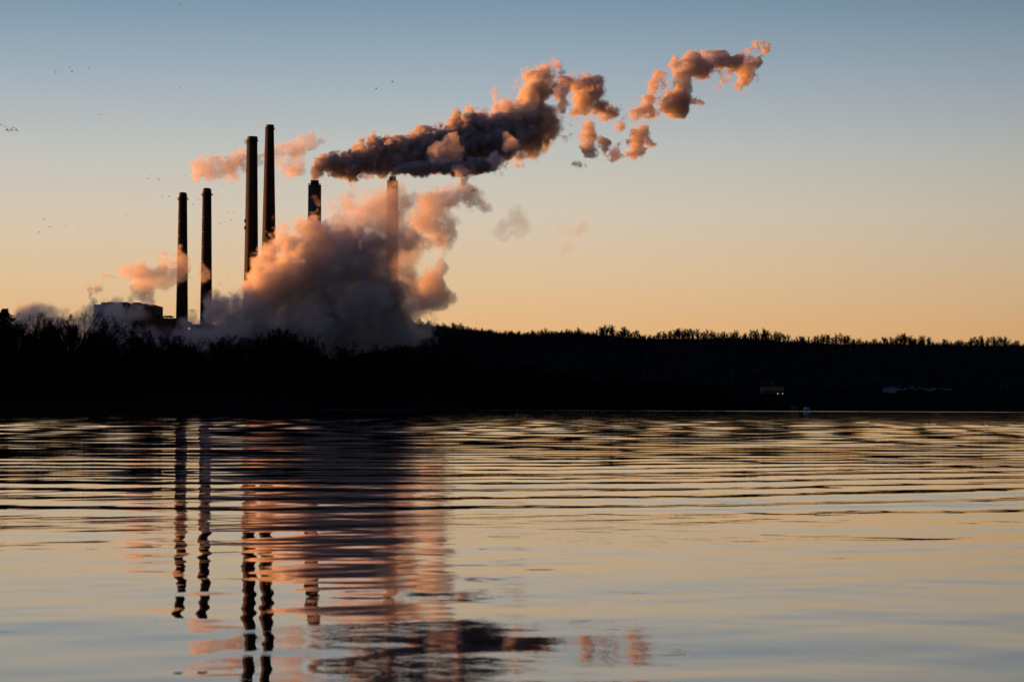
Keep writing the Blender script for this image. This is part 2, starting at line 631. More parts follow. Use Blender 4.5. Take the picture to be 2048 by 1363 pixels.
# two service platforms and an aerial bracket on the thick brown stack
t, r_at, H, s = tC
for zz in (tuple(at(490, y, 2620).z - t.location.z for y in (441, 455))):
    mb = MB()
    r = r_at(zz)
    mb.box(-r - 1.7, -r + 0.8, -1.4, 1.4, zz - 1.4, zz + 1.4)
    mb.box(-r - 2.0, -r + 0.8, -1.7, 1.7, zz - 1.9, zz - 1.5)
    mb.build('service_platform', M['steel'], t)
mb = MB()
zz = at(490, 283, 2620).z - t.location.z
r = r_at(zz)
for dx, h0, h1 in ((-3.0, -2.5, 2.2), (-2.2, -1, 3.0), (-1.3, -3, 1.2)):
    mb.tube((-r + dx, 0, zz + h0), (-r + dx, 0, zz + h1), 0.16)
mb.tube((-r - 3.2, 0, zz), (-r + .5, 0, zz), 0.25)
mb.tube((-r - 3.2, 0, zz - 2), (-r + .5, 0, zz - 3.2), 0.2)
mb.build('aerial_bracket', M['steel'], t)


# ------------------------------------------------------------------ power station buildings
def px_box(mb, x0, x1, y0, y1, Y, depth, base=None):
    a, b = at(x0, y0, Y), at(x1, y1, Y)
    mb.box(a.x, b.x, Y, Y + depth, b.z if base is None else base, a.z)


def building():
    Y = 2420
    o0 = at(260, 790, Y)
    g = float(terrain(o0.x, Y))
    root = empty('power_station', (0, 0, 0))
    mb = MB()
    px_box(mb, 187, 308.5, 608.5, 640, Y, 60, g)
    w = mb.build('boiler_house', M['siding_dark'], root)
    mb = MB()
    px_box(mb, 246, 352, 635.5, 700, Y - 30, 120, g)
    mb.build('turbine_hall', M['siding'], root)
    mb = MB()
    px_box(mb, 352.5, 428, 647.5, 700, Y - 10, 70, g)
    mb.build('gas_duct_house', M['siding'], root)
    for x0, x1, y0, y1 in ((202, 213, 605, 609), (214, 229, 604, 609), (236, 257, 604.6, 609), (264, 282, 605.2, 609), (288, 293, 607, 609)):
        mb = MB()
        px_box(mb, x0, x1, y0, y1 - 0.6, Y + 5, 20)
        px_box(mb, x0 + 2, x1 - 2, y0 - 0.8, y0 - 0.1, Y + 9, 9)
        mb.build('roof_unit', M['siding_dark'], root)
    mb = MB()
    px_box(mb, 308.6, 341, 631.8, 633.2, Y + 10, 25)
    for x in (310, 318, 326, 333, 340):
        px_box(mb, x, x + 1, 633, 636, Y + 12, 2)
    px_box(mb, 313, 320, 632.6, 636, Y + 10, 20)
    px_box(mb, 333, 341.5, 630.8, 632.4, Y + 8, 20)
    mb.build('roof_gantry', M['steel'], root)
    for x, y in ((311.5, 628), (313, 629), (320, 628.5), (322, 628), (329, 629), (331, 628.8)):
        a, b = at(x, y, Y + 14), at(x, 633, Y + 14)
        mb = MB()
        mb.tube(b, a, 0.25, 0.18)
        mb.build('vent_pipe', M['steel'], root)
    # rows of siding ribs and louvres on the fronts
    for (x0, x1, y0, y1, YY, n) in ((188, 308, 611, 634, Y, 24), (248, 350, 638, 668, Y - 30, 22)):
        mb = MB()
        for i in range(n + 1):
            x = x0 + (x1 - x0) * i / n
            a, b = at(x, y0, YY), at(x, y1, YY)
            mb.box(a.x - 0.18, a.x + 0.18, YY - 0.25, YY - 0.003, b.z, a.z)
        mb.build('wall_rib', M['steel'], root)
    tag(root, 'dark blocky powerhouse with stepped roof behind the bare trees', 'power station')
    l = at(378.5, 657, Y - 14)
    mb = MB()
    mb.tube((l.x, l.y - .4, l.z - .3), (l.x, l.y - .4, l.z + .3), 0.45, 0.45, 8)
    o = mb.build('lit_lamp', M['lamp'], root)


building()


# ------------------------------------------------------------------ bare trees
def bare_tree(seed, H, trunk_r, levels=5, spread=1.0, rmin=0.018, u0=0.25, lean=0.0, bushy=1.0):
    """returns (trunk arrays, crown arrays): tapered prisms along a branching skeleton"""
    rd = random.Random(seed)
    seg_t, seg_c = [], []

    def grow(p, d, length, r, lvl):
        nseg = 4 if lvl < 2 else 3
        pts = [p]
        dd = d.copy()
        for i in range(nseg):
            dd = (dd + Vector((rd.gauss(0, 1), rd.gauss(0, 1), rd.gauss(0, 1) + 0.35)) * 0.13).normalized()
            pts.append(pts[-1] + dd * (length / nseg))
        r1 = r * (0.55 if lvl else 0.5)
        for i in range(nseg):
            ra = r + (r1 - r) * i / nseg
            rb_ = r + (r1 - r) * (i + 1) / nseg
            (seg_t if lvl == 0 else seg_c).append((pts[i], pts[i + 1], ra, rb_))
        if lvl >= levels:
            return
        nch = {0: int(9 * bushy), 1: 6, 2: 5, 3: 4, 4: 3}.get(lvl, 3)
        for k in range(nch):
            u = (u0 + (1 - u0) * (k + rd.random()) / nch) if lvl == 0 else (0.2 + 0.8 * (k + rd.random()) / nch)
            u = min(u, 0.999)
            q = u * nseg
            i = int(q)
            bp = pts[i].lerp(pts[i + 1], q - i)
            ang = rd.uniform(0.35, 0.85) * spread
            axis = dd.orthogonal().normalized()
            axis.rotate(__import__('mathutils').Quaternion(dd, rd.uniform(0, 6.283)))
            nd = dd.copy()
            nd.rotate(__import__('mathutils').Quaternion(axis, ang))
            nd = (nd + Vector((0, 0, 0.25))).normalized()
            ln = length * rd.uniform(0.42, 0.68) * (1.0 - 0.35 * u if lvl == 0 else 1 - 0.3 * u)
            rr = max(r * (1 - 0.5 * u) * rd.uniform(0.38, 0.6), rmin)
            grow(bp, nd, ln, rr, lvl + 1)
    grow(Vector((0, 0, -0.3)), Vector((lean, rd.gauss(0, .05), 1)).normalized(), H * 0.68, trunk_r, 0)

    def arr(segs, n):
        if not segs:
            return None
        A = np.array([[*a, *b, r0, r1] for a, b, r0, r1 in segs])
        a, b, r0, r1 = A[:, :3], A[:, 3:6], A[:, 6:7], A[:, 7:8]
        dn = b - a
        dn /= np.linalg.norm(dn, axis=1, keepdims=True) + 1e-9
        ref = np.where(np.abs(dn[:, 2:3]) > 0.9, np.array([[1.0, 0, 0]]), np.array([[0, 0, 1.0]]))
        u = np.cross(dn, ref)
        u /= np.linalg.norm(u, axis=1, keepdims=True)
        w = np.cross(dn, u)
        vs_ = []
        for p, r in ((a, r0), (b, r1)):
            for i in range(n):
                t = 2 * math.pi * i / n
                vs_.append(p + u * r * math.cos(t) + w * r * math.sin(t))
        V = np.stack(vs_, 1)
        m_ = len(A)
        base = np.arange(m_)[:, None, None] * 2 * n
        fc = np.array([[i, (i + 1) % n, n + (i + 1) % n, n + i] for i in range(n)])[None]
        return V.reshape(-1, 3), (base + fc).reshape(-1, 4)
    allz = max(max(s_[1].z for s_ in seg_c), 1)
    k = H / allz
    t_, c_ = arr(seg_t, 7), arr(seg_c, 3)
    return (t_[0] * k, t_[1]), (c_[0] * k, c_[1])


tree_kinds = []
for i in range(9):
    tr, crn = bare_tree(100 + i, 18, 0.30, 5 if i % 3 else 5, [1.0, 1.2, 0.75][i % 3], bushy=[1, 1.15, 1.3][i % 3], lean=[0, .06, -.05][i % 3])
    tree_kinds.append((np_mesh('trunk', *tr, M['bark']), np_mesh('crown', *crn, M['bark'], smooth=False)))
small_kinds = []
for i in range(10):
    tr, crn = bare_tree(300 + i, 14, 0.36, 4, [1.0, 1.2, 0.85][i % 3], bushy=1.6, rmin=0.042, u0=0.15)
    v = np.concatenate([tr[0], crn[0]])
    f = np.concatenate([tr[1], crn[1] + len(tr[0])])
    # thicken the twigs a little: at three kilometres only the bundle of them shows
    small_kinds.append(np_mesh('ridge_tree', v, f, M['bark'], smooth=False))


def put_tree(px, Y, top_py, kind, label, group, wf=1.0):
    p = at(px, 790, Y)
    z = float(terrain(p.x, Y))
    h = at(px, top_py, Y).z - z
    t = empty('bare_tree', (p.x, Y, z), random.uniform(0, 6.28))
    k = h / 18.0
    t.scale = (k * wf, k * wf, k)
    for nm, me in zip(('trunk', 'crown'), tree_kinds[kind]):
        o = bpy.data.objects.new(nm, me)
        COL.objects.link(o)
        o.parent = t
    tag(t, label, 'tree', group)
    return t


random.seed(5)
G1 = 'bare trees along the far river bank'
singles = [
    (140, 618, 560 + 70, 1, 'tall spreading bare tree left of the small rooftop steam puff'),
    (195, 625, 655, 4, 'many limbed bare tree in front of the pale low steam'),
    (253, 640, 640, 7, 'forked bare tree right of the pale low steam, before the powerhouse'),
    (45, 625, 640, 2, 'broad bare tree nearly at the left edge of the photo'),
    (90, 622, 660, 3, 'bare tree with upright twigs near the left edge, before a wisp of steam'),
    (520, 655, 650, 0, 'round crowned bare tree standing tallest before the big steam cloud'),
    (577, 650, 640, 1, 'wide bare tree right beside the tallest one before the steam cloud'),
    (690, 678, 650, 4, 'bare tree rising alone over the low brush under the steam cloud'),
    (450, 668, 660, 6, 'bare tree right under the lower left lobe of the steam cloud'),
]
for px, ty, Y, k, lb in singles:
    put_tree(px, Y, ty, k, lb, None, 1.25)
top_x = [-200, 0, 60, 120, 170, 230, 300, 350, 400, 450, 500, 560, 610, 650, 700, 750, 800, 850, 900, 1000, 1100, 1250]
top_y = [620, 622, 622, 624, 630, 646, 660, 670, 668, 662, 654, 652, 660, 682, 680, 685, 686, 682, 688, 706, 730, 752]
cnt = 0
lb = 'bare tree in the bank row, %s'
ZB = [(40, 'at the left edge under the low pale steam'), (110, 'under the low steam left of the curling roof steam'), (180, 'left of the powerhouse, before the pale steam'), (255, 'before the left half of the powerhouse'),
      (330, 'before the right half of the powerhouse'), (400, 'before the two short chimneys'), (470, 'under the lowest left lobe of the steam cloud'), (550, 'below the two tall brown chimneys'),
      (640, 'below the bright orange lobe of the steam cloud'), (730, 'below the wide flat topped chimney'), (820, 'below the half buried rightmost chimney'), (900, 'where the steam cloud meets the hill'),
      (1010, 'just right of where the hill starts'), (9999, 'low before the dark hillside, thinning to the right')]
x = -110
while x < 1230 and cnt < 185:
    ty = np.interp(x, top_x, top_y) + random.choice((0, 8, 14, 20, 26))
    put_tree(x, random.uniform(600, 760), ty, random.randrange(9), lb % next(w for e, w in ZB if x < e), G1, random.uniform(0.9, 1.35))
    cnt += 1
    x += random.uniform(4, 10.5)

# a dark evergreen at the left edge
p = at(8, 790, 640)
tz = float(terrain(p.x, 640))
ev = empty('evergreen_tree', (p.x, 640, tz))
htop = at(8, 619, 640).z - tz
mb = MB()
mb.tube((0, 0, -.3), (0, 0, htop * .9), 0.3, 0.06, 7)
mb.build('trunk', M['bark'], ev)
rr = np.random.default_rng(4)
n = 5200
u = rr.random(n) ** 0.7
zc = htop * (0.25 + 0.75 * u)
rad = htop * 0.17 * np.sqrt(np.clip(1 - ((u - 0.45) / 0.58) ** 2, 0, 1)) * (0.8 + 0.3 * np.sin(u * 31))
a = rr.random(n) * 6.283
q = rr.random(n) ** 0.5
cen = np.stack([np.cos(a) * rad * q, np.sin(a) * rad * q, zc], -1)
tri = cen[:, None, :] + rr.normal(0, 0.22, (n, 3, 3))
mesh = np_mesh('crown', tri.reshape(-1, 3), np.arange(n * 3).reshape(-1, 3), M['brush'], smooth=False)
o = bpy.data.objects.new('crown', mesh)
COL.objects.link(o)
o.parent = ev
tag(ev, 'compact dark evergreen tree at the left edge of the photo', 'tree')

# trees on the skyline ridge
random.seed(9)
G2 = 'bare trees on the ridge skyline'
ZR = [(880, 'dimly seen through the end of the steam cloud'), (980, 'on the rounded left end of the hill'), (1090, 'on the low stretch right of the hill end'), (1220, 'below the faintest far wisp of steam'),
      (1330, 'below the middle orange puff'), (1420, 'below the dark bellied puff'), (1520, 'left of the spot above the banded shed'), (1610, 'in the tall clump above the banded shed'),
      (1720, 'in the dip right of the tall clump'), (1840, 'above the dim snow patch'), (1940, 'right of the snow patch, near the right edge'), (9999, 'at the right edge of the photo')]
x = 800
c = 0
while x < 2075 and c < 292:
    Y = RIDGE_Y + random.uniform(-35, 30)
    p = at(x, 700, Y)
    z = float(terrain(p.x, Y))
    big = 0.72 + 0.38 * math.sin(x * 0.021 + 1.0) ** 2 + random.uniform(-0.34, 0.14)
    if 860 < x < 1120:
        big *= 0.65
    h = 16.0 * big
    o = bpy.data.objects.new('ridge_tree', small_kinds[random.randrange(10)])
    COL.objects.link(o)
    o.location = (p.x, Y, z - 0.5)
    o.rotation_euler = (0, 0, random.uniform(0, 6.28))
    k = h / 14.0
    w_ = k * random.uniform(0.9, 1.35)
    o.scale = (w_, w_, k)
    tag(o, 'small bare ridge tree, ' + next(w for e, w in ZR if x < e), 'tree', G2)
    x += random.choice((2.2, 3.2, 4.2, 5.0, 6.5))
    c += 1


# woods that read as one mass: twig clouds over the slopes and the bank's brush
def twig_cloud(name, pts, size, m, label, seed):
    rg = np.random.default_rng(seed)
    n_ = len(pts)
    d = rg.normal(0, 1, (n_, 3))
    d[:, 2] = np.abs(d[:, 2]) + 0.8
    d /= np.linalg.norm(d, axis=1, keepdims=True)
    side = np.cross(d, rg.normal(0, 1, (n_, 3)))
    side /= np.linalg.norm(side, axis=1, keepdims=True)
    L = size[:, None]
    wdt = L * 0.09
    v = np.stack([pts - side * wdt, pts + side * wdt, pts + d * L], 1)
    me = np_mesh(name, v.reshape(-1, 3), np.arange(n_ * 3).reshape(-1, 3), m, smooth=False)
    o_ = bpy.data.objects.new(name, me)
    COL.objects.link(o_)
    tag(o_, label, 'woodland', kind='stuff')


rg = np.random.default_rng(21)
n = 120000
Yb = rg.uniform(585, 900, n)
pxb = rg.uniform(-260, 1450, n)
Xb = (pxb - 1024) / F * Yb
keep = Yb > shore(Xb) + 3
Xb, Yb, pxb = Xb[keep], Yb[keep], pxb[keep]
Zb = terrain(Xb, Yb)
hmax = np.interp(pxb, [-260, 300, 600, 900, 1100, 1250, 1450], [9.5, 9, 9, 8, 6, 3.5, 1.0])
uu = rg.random(len(Xb))
pts = np.stack([Xb, Yb, Zb + hmax * uu ** 1.1 * (0.75 + 0.25 * np.sin(Xb * .35) * np.sin(Xb * 0.13 + 1))], -1)
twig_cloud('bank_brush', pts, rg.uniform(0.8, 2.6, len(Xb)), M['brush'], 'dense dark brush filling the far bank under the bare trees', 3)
n = 60000
Yb = RIDGE_Y - 1150 * rg.random(n) ** 1.6
pxb = rg.uniform(780, 2200, n)
Xb = (pxb - 1024) / F * Yb
pts = np.stack([Xb, Yb, terrain(Xb, Yb)], -1)
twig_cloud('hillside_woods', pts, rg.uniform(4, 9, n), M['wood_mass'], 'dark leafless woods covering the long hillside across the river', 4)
n = 26000
Yb = rg.uniform(RIDGE_Y - 30, RIDGE_Y + 40, n)
pxb = rg.uniform(860, 2120, n)
Xb = (pxb - 1024) / F * Yb
pts = np.stack([Xb, Yb, terrain(Xb, Yb) - 1], -1)
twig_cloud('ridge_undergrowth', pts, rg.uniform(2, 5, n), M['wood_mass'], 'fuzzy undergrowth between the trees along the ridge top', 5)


# ------------------------------------------------------------------ small things on the far right bank
def snow():
    for (x0, x1, ya, yb_, dens) in ((1765, 1905, 769, 786, 1),):
        nx, ny = 90, 26
        # find, for each pixel, the slope point that shows there
        V = []
        for j in range(ny):
            for i in range(nx):
                px = x0 + (x1 - x0) * i / (nx - 1)
                py = yb_ + (ya - yb_) * j / (ny - 1)
                # soft outline, thicker to the left
                lo = 1760
                d0 = at(px, py, 1.0) - Vector((0, 0, CAM_H))
                Yv = 1300
                while Yv < 3000:
                    zz_ = CAM_H + d0.z * Yv
                    if float(terrain(d0.x * Yv, Yv)) + 0.25 >= zz_:
                        break
                    Yv += 5
                V.append((d0.x * Yv, Yv, float(terrain(d0.x * Yv, Yv)) + 0.3))
        Vn = np.array(V)
        fc = grid_faces(ny, nx)
        ii = fc[:, 0] % nx / nx
        jj = fc[:, 0] // nx / ny
        kp = (np.abs(jj - (0.75 - 0.35 * ii + 0.08 * np.sin(ii * 17))) < 0.26 * (1 - ii) + 0.1 + 0.05 * np.sin(ii * 29 + 1)) | ((ii < 0.2) & (np.abs(jj - 0.35 + ii) < 0.25))
        o_ = bpy.data.objects.new('snow_patch', np_mesh('snow_patch', Vn, fc[kp], M['snow']))
        COL.objects.link(o_)
        tag(o_, kind='structure')


snow()


def right_bank():
    Y = 1500
    g = float(terrain(at(1545, 790, Y).x, Y))
    r_ = empty('loading_shed', (at(1545, 790, Y).x, Y, g))
    ox = r_.location

    def bx(name, x0, x1, y0, y1, dy, dep, m, base=False):
        mb_ = MB()
        a_, b_ = at(x0, y0, Y + dy), at(x1, y1, Y + dy)
        mb_.box(a_.x - ox.x, b_.x - ox.x, dy, dy + dep, 0 if base else b_.z - g, a_.z - g)
        return mb_.build(name, m, r_)
    bx('pale_band', 1523.5, 1567.5, 773, 781, 0, 0.1, M['pale_panel'])
    bx('upper_storey', 1523.6, 1567.4, 773.1, 781.1, 0.11, 11.5, M['siding_dark'])  # sides coloured dark behind the pale band, in place of shade from the sun
    bx('tower_body', 1524.5, 1566.5, 781.2, 800, 0.4, 11, M['siding_dark'], True)
    bx('head_house', 1545, 1548.5, 763, 772.8, 4, 2, M['hut'])
    bx('conveyor', 1524, 1544.8, 767.2, 768.6, 4.5, 1.2, M['hut'])
    bx('lower_roof', 1506, 1522, 791, 800, 2, 8, M['siding_dark'], True)
    tag(r_, 'small riverside shed with a pale upper band on the right bank', 'building')
    for i, (x, y, s_) in enumerate(((1511.8, 794.6, 1.0), (1518.5, 793.6, 1.0), (1555.4, 786.4, .7), (1560, 791.4, 1.1), (1555.4, 796, .9), (1565.3, 786.2, .6))):
        p_ = at(x, y, Y - 3)
        g_ = float(terrain(p_.x, Y - 3))
        t_ = empty('lamp_post', (p_.x, Y - 3, g_))
        mb_ = MB()
        mb_.tube((0, 0, 0), (0, 0, p_.z - g_), 0.09, 0.06)
        mb_.tube((0, 0, p_.z - g_), (0, -0.6, p_.z - g_ + .05), 0.05, 0.05)
        mb_.build('pole', M['steel'], t_)
        mb_ = MB()
        hh = 0.22 * s_
        mb_.lathe([(hh * .6, p_.z - g_ - .1 - hh), (hh, p_.z - g_ - .05), (hh * .7, p_.z - g_)], 10, 0, -0.6)
        mb_.build('lamp_head', M['lamp'], t_)
        tag(t_, ['left lit lamp low left of the pale banded shed', 'right lit lamp of the pair left of the pale banded shed', 'small lit lamp just under the middle of the pale band',
                 'brightest lit lamp below the right half of the shed', 'lowest lit lamp under the pale banded shed', 'faint lit lamp under the right end of the pale band'][i], 'lamp', 'lit lamps round the riverside shed')
    # hut and tarp covered boat at the waterline
    Yh = 640
    p_ = at(1590.5, 817, Yh)
    sh = float(shore(p_.x))
    Yh = sh + 6
    p_ = at(1590.5, 817, Yh)
    g_ = float(terrain(p_.x, Yh))
    w_ = 6.5 * Yh / F
    t_ = empty('boat_hut', (p_.x, Yh, g_))
    hz = at(1590, 810.8, Yh).z - g_
    mb_ = MB()
    mb_.box(-w_, w_, 0, 2, 0, hz)
    mb_.build('wall', M['hut'], t_)
    mb_ = MB()
    mb_.box(-w_ - .1, w_ + .1, -.15, 2.15, hz + 0.002, hz + .08)
    mb_.build('roof', M['steel'], t_)
    tag(t_, 'low grey hut at the waterline on the right bank', 'hut')
    p_ = at(1613.5, 817, Yh - 2)
    g_ = float(terrain(p_.x, Yh - 2))
    t_ = empty('covered_boat', (p_.x, Yh - 2, g_ + 0.05))
    hz = (at(1613, 812.5, Yh).z - g_) * 0.8
    w_ = 8.0 * Yh / F
    prof = []
    nx_, na = 24, 10
    for i in range(nx_ + 1):
        u_ = -1 + 2 * i / nx_
        hgt_ = hz * (0.35 + 0.65 * max(0, 1 - abs(u_ + .25) * 1.3)) * (1 - u_ ** 6) + .02 + 0.22 * hz * math.exp(-((u_ - .45) / .22) ** 2)
        for j in range(na + 1):
            a_ = math.pi * j / na
            prof.append((u_ * w_, 0.7 * math.cos(a_) * (1 - u_ ** 4 * .7), 0.12 + hgt_ * math.sin(a_) ** 0.7))
    me_ = np_mesh('tarp', np.array(prof), grid_faces(nx_ + 1, na + 1), M['tarp'])
    o_ = bpy.data.objects.new('tarp', me_)
    COL.objects.link(o_)
    o_.parent = t_
    mb_ = MB()
    mb_.box(-w_ * .85, w_ * .85, -.55, .55, -0.1, 0.13)
    mb_.build('hull', M['steel'], t_)
    tag(t_, 'small boat under a peaked pale blue cover at the right waterline', 'boat')


right_bank()




# ------------------------------------------------------------------ birds
def bird_mesh(flap, bank, seed):
    """body along +x with two jointed wings; flap = wing angle up, negative down"""
    v, f = [], []
    rd = random.Random(seed)
    L, nr = 9, 8
    for i in range(L + 1):
        u = i / L
        x = -0.33 + 0.80 * u
        r = 0.075 * math.sin(math.pi * min(1, u * 1.15 + .02)) ** 0.7 if u < 0.78 else 0.035 * (1 - (u - 0.78) / 0.26)
        z = 0.02 * math.sin(u * 3)
        for j in range(nr):
            a = 2 * math.pi * j / nr
            v.append((x, r * math.cos(a), z + r * 0.9 * math.sin(a)))
    for i in range(L):
        for j in range(nr):
            f.append((i * nr + j, i * nr + (j + 1) % nr, (i + 1) * nr + (j + 1) % nr, (i + 1) * nr + j))
    f.append(tuple(range(nr)))
    f.append(tuple(L * nr + j for j in range(nr)))
    b0 = len(v)
    v += [(-0.31, -.03, .012), (-0.31, .03, .012), (-0.47, .085, 0), (-0.47, -.085, 0), (-0.31, -.03, -.012), (-0.31, .03, -.012)]
    f += [(b0, b0 + 1, b0 + 2, b0 + 3), (b0 + 4, b0 + 3, b0 + 2, b0 + 5)]
    for sgn in (-1, 1):
        st = [(0.05, 0, 0.17, 0.028)]
        a1, a2 = flap, flap * 0.3 - 0.25
        y1, z1 = 0.34 * math.cos(a1), 0.34 * math.sin(a1)
        y2, z2 = y1 + 0.42 * math.cos(a2), z1 + 0.42 * math.sin(a2)
        secs = [(0.05, 0.0, 0.03, 0.18, .03), (y1 + .04, z1 * 1, 0.06, 0.16, .022), ((y1 + y2) / 2 + .04, (z1 + z2) / 2, 0.0, 0.12, .015), (y2 + .04, z2, -0.14, 0.03, .006)]
        o0 = len(v)
        for (y, z, xc, ch, th) in secs:
            v += [(xc + ch * .6, sgn * y, z), (xc + .02, sgn * y, z + th), (xc - ch, sgn * y, z), (xc + .02, sgn * y, z - th)]
        for i in range(3):
            for j in range(4):
                f.append((o0 + i * 4 + j, o0 + i * 4 + (j + 1) % 4, o0 + (i + 1) * 4 + (j + 1) % 4, o0 + (i + 1) * 4 + j))
        f.append((o0 + 12, o0 + 13, o0 + 14, o0 + 15))
    me = bpy.data.meshes.new('bird')
    me.from_pydata(v, [], f)
    me.materials.append(M['feather'])
    me.shade_smooth()
    return me


bmeshes = [bird_mesh(fl, 0, i) for i, fl in enumerate((0.7, 0.25, -0.5, -0.9, 0.05, 1.0))]
random.seed(3)
GB = 'birds flying over the river'


def bird(px, py, w, label, k=None, rz=None, roll=None):
    """w: wing span seen, in pixels of the photograph"""
    span = 1.5
    Y = span * F / (w * 1.35)
    o_ = bpy.data.objects.new('bird', bmeshes[random.randrange(6) if k is None else k])
    COL.objects.link(o_)
    o_.location = at(px, py, Y)
    o_.rotation_euler = (random.uniform(-.5, .5) if roll is None else roll, random.uniform(-.15, .15), random.choice((70, 110, 50, 130, -60, 235)) * math.pi / 180 if rz is None else math.radians(rz))
    tag(o_, label, 'bird', GB)


for x, y, lbl, w in (
        (360, 9, 'single dark bird at the very top of the sky', 7), (360.5, 174.5, 'lone small bird in the sky high above the left chimneys', 5),
        (753, 176.5, 'left lower bird of the pair high left of the plume', 7), (784.5, 162.5, 'right upper bird of the pair high left of the plume', 8),
        (1136, 470.5, 'left bird of the far pair right of the steam cloud', 5), (1158, 468.5, 'right bird of the far pair right of the steam cloud', 5),
        (588, 301, 'leftmost of three birds flying right of the tallest chimney', 5), (607, 300, 'middle of three birds flying right of the tallest chimney', 6),
        (620, 300, 'rightmost of three birds flying right of the tallest chimney', 5.5),
        (456.6, 554, 'upper bird in the gap left of the thick tall chimney, low over the steam', 5.5), (439.4, 566, 'lower bird in the gap left of the thick tall chimney, low over the steam', 5.5),
        (177, 136.2, 'rightmost bird, flying apart from the upper left flock', 5), (254.4, 429.8, 'lone bird right of the lower left scattered birds', 5.5),
        (218.5, 444, 'lone bird midway between the left edge and the short chimneys', 5),
        (547, 463, 'bird before the orange lobe of steam at the tallest chimney', 5),
        (372.4, 350, 'bird left of the small orange cloud above the short chimneys', 4.5), (404.6, 351.3, 'bird crossing the left end of the small orange cloud', 6),
        (456.4, 328, 'bird crossing the right part of the small orange cloud', 6)):
    bird(x, y, w, lbl)
for x, y, l_ in ((110.8, 141, 'upper one of two birds stacked at the left end of the upper left flock'), (110.3, 144.8, 'lower one of two birds stacked at the left end of the upper left flock'),
                 (122.5, 142.7, 'single bird in the middle of the upper left flock'), (139.6, 134.8, 'topmost bird of the upper left flock'), (144, 142, 'bird just below the topmost one of the upper left flock')):
    bird(x, y, 5.5, l_)
for x, y, l_ in ((199, 229, 'left bird of the close pair below the upper left flock'), (203.8, 229, 'right bird of the close pair below the upper left flock')):
    bird(x, y, 5.0, l_)
LE = ['bird cut by the left edge beside the larger close group', 'uppermost whole bird of the larger close group at the left edge', 'second bird of the larger close group, wings down, left of its gap',
      'third bird of the larger close group, just right of its gap', 'level winged bird between the two right ones of the larger close group', 'rightmost bird of the larger close group at the left edge']
for i, (x, y) in enumerate(((0.5, 249), (10.5, 254.2), (14.5, 258.5), (23, 258.5), (27, 256.2), (33, 259))):
    bird(x, y, 10.5, LE[i], [1, 1, 3, 3, 1, 3][i], [80, 100, 60, 65, 95, 70][i], 0.25)
for x, y, l_ in ((87.9, 437.3, 'uppermost of the five low birds near the left edge'), (99.7, 452.7, 'darkest of the five low birds near the left edge, just under the uppermost'),
                 (130.9, 451, 'faint fourth from the left of the five low birds near the left edge'), (155.4, 453, 'rightmost of the five low birds near the left edge'),
                 (78.5, 463.8, 'lowest and leftmost of the five low birds near the left edge')):
    bird(x, y, 5.5, l_)
NC = 'the birds left of the short chimneys'
for x, y, l_ in ((303.8, 351, 'uppermost of ' + NC), (296, 356.4, 'leftmost of ' + NC), (315.7, 358, 'left one of the touching pair among ' + NC), (319.5, 358, 'right one of the touching pair among ' + NC),
                 (324.5, 393.3, 'left bird of the level pair left of the leftmost chimney top'), (337.8, 393.3, 'right bird of the level pair left of the leftmost chimney top'),
                 (426.3, 312.9, 'left bird of the pair above the small orange cloud'), (434, 312.9, 'right bird of the pair above the small orange cloud'),
                 (445, 368.3, 'left bird just under the small orange cloud'), (463.7, 365.5, 'right bird just under the small orange cloud'),
                 (395.6, 398.4, 'left bird of the pair between the two short chimney tops'), (400.3, 398.4, 'right bird of the pair between the two short chimney tops'), (386, 409, 'lone bird under the pair between the short chimney tops'),
                 (454.7, 423.8, 'upper left of the five birds left of the thick tall chimney'), (466.7, 424.4, 'upper right of the five birds left of the thick tall chimney'),
                 (462, 439.4, 'middle right of the five birds left of the thick tall chimney'), (450, 444, 'lower middle of the five birds left of the thick tall chimney'),
                 (439.4, 446.6, 'lowest and leftmost of the five birds left of the thick tall chimney')):
    bird(x, y, 5.5, l_)
for x, y, l_ in ((717, 578, 'left bird of the low pair before the dark steam cloud'), (740, 578, 'right bird of the low pair before the dark steam cloud'), (813, 496, 'left bird of the pair before the torn dark steam'), (823, 493, 'right bird of the pair before the torn dark steam')):
    bird(x, y, 5, l_)


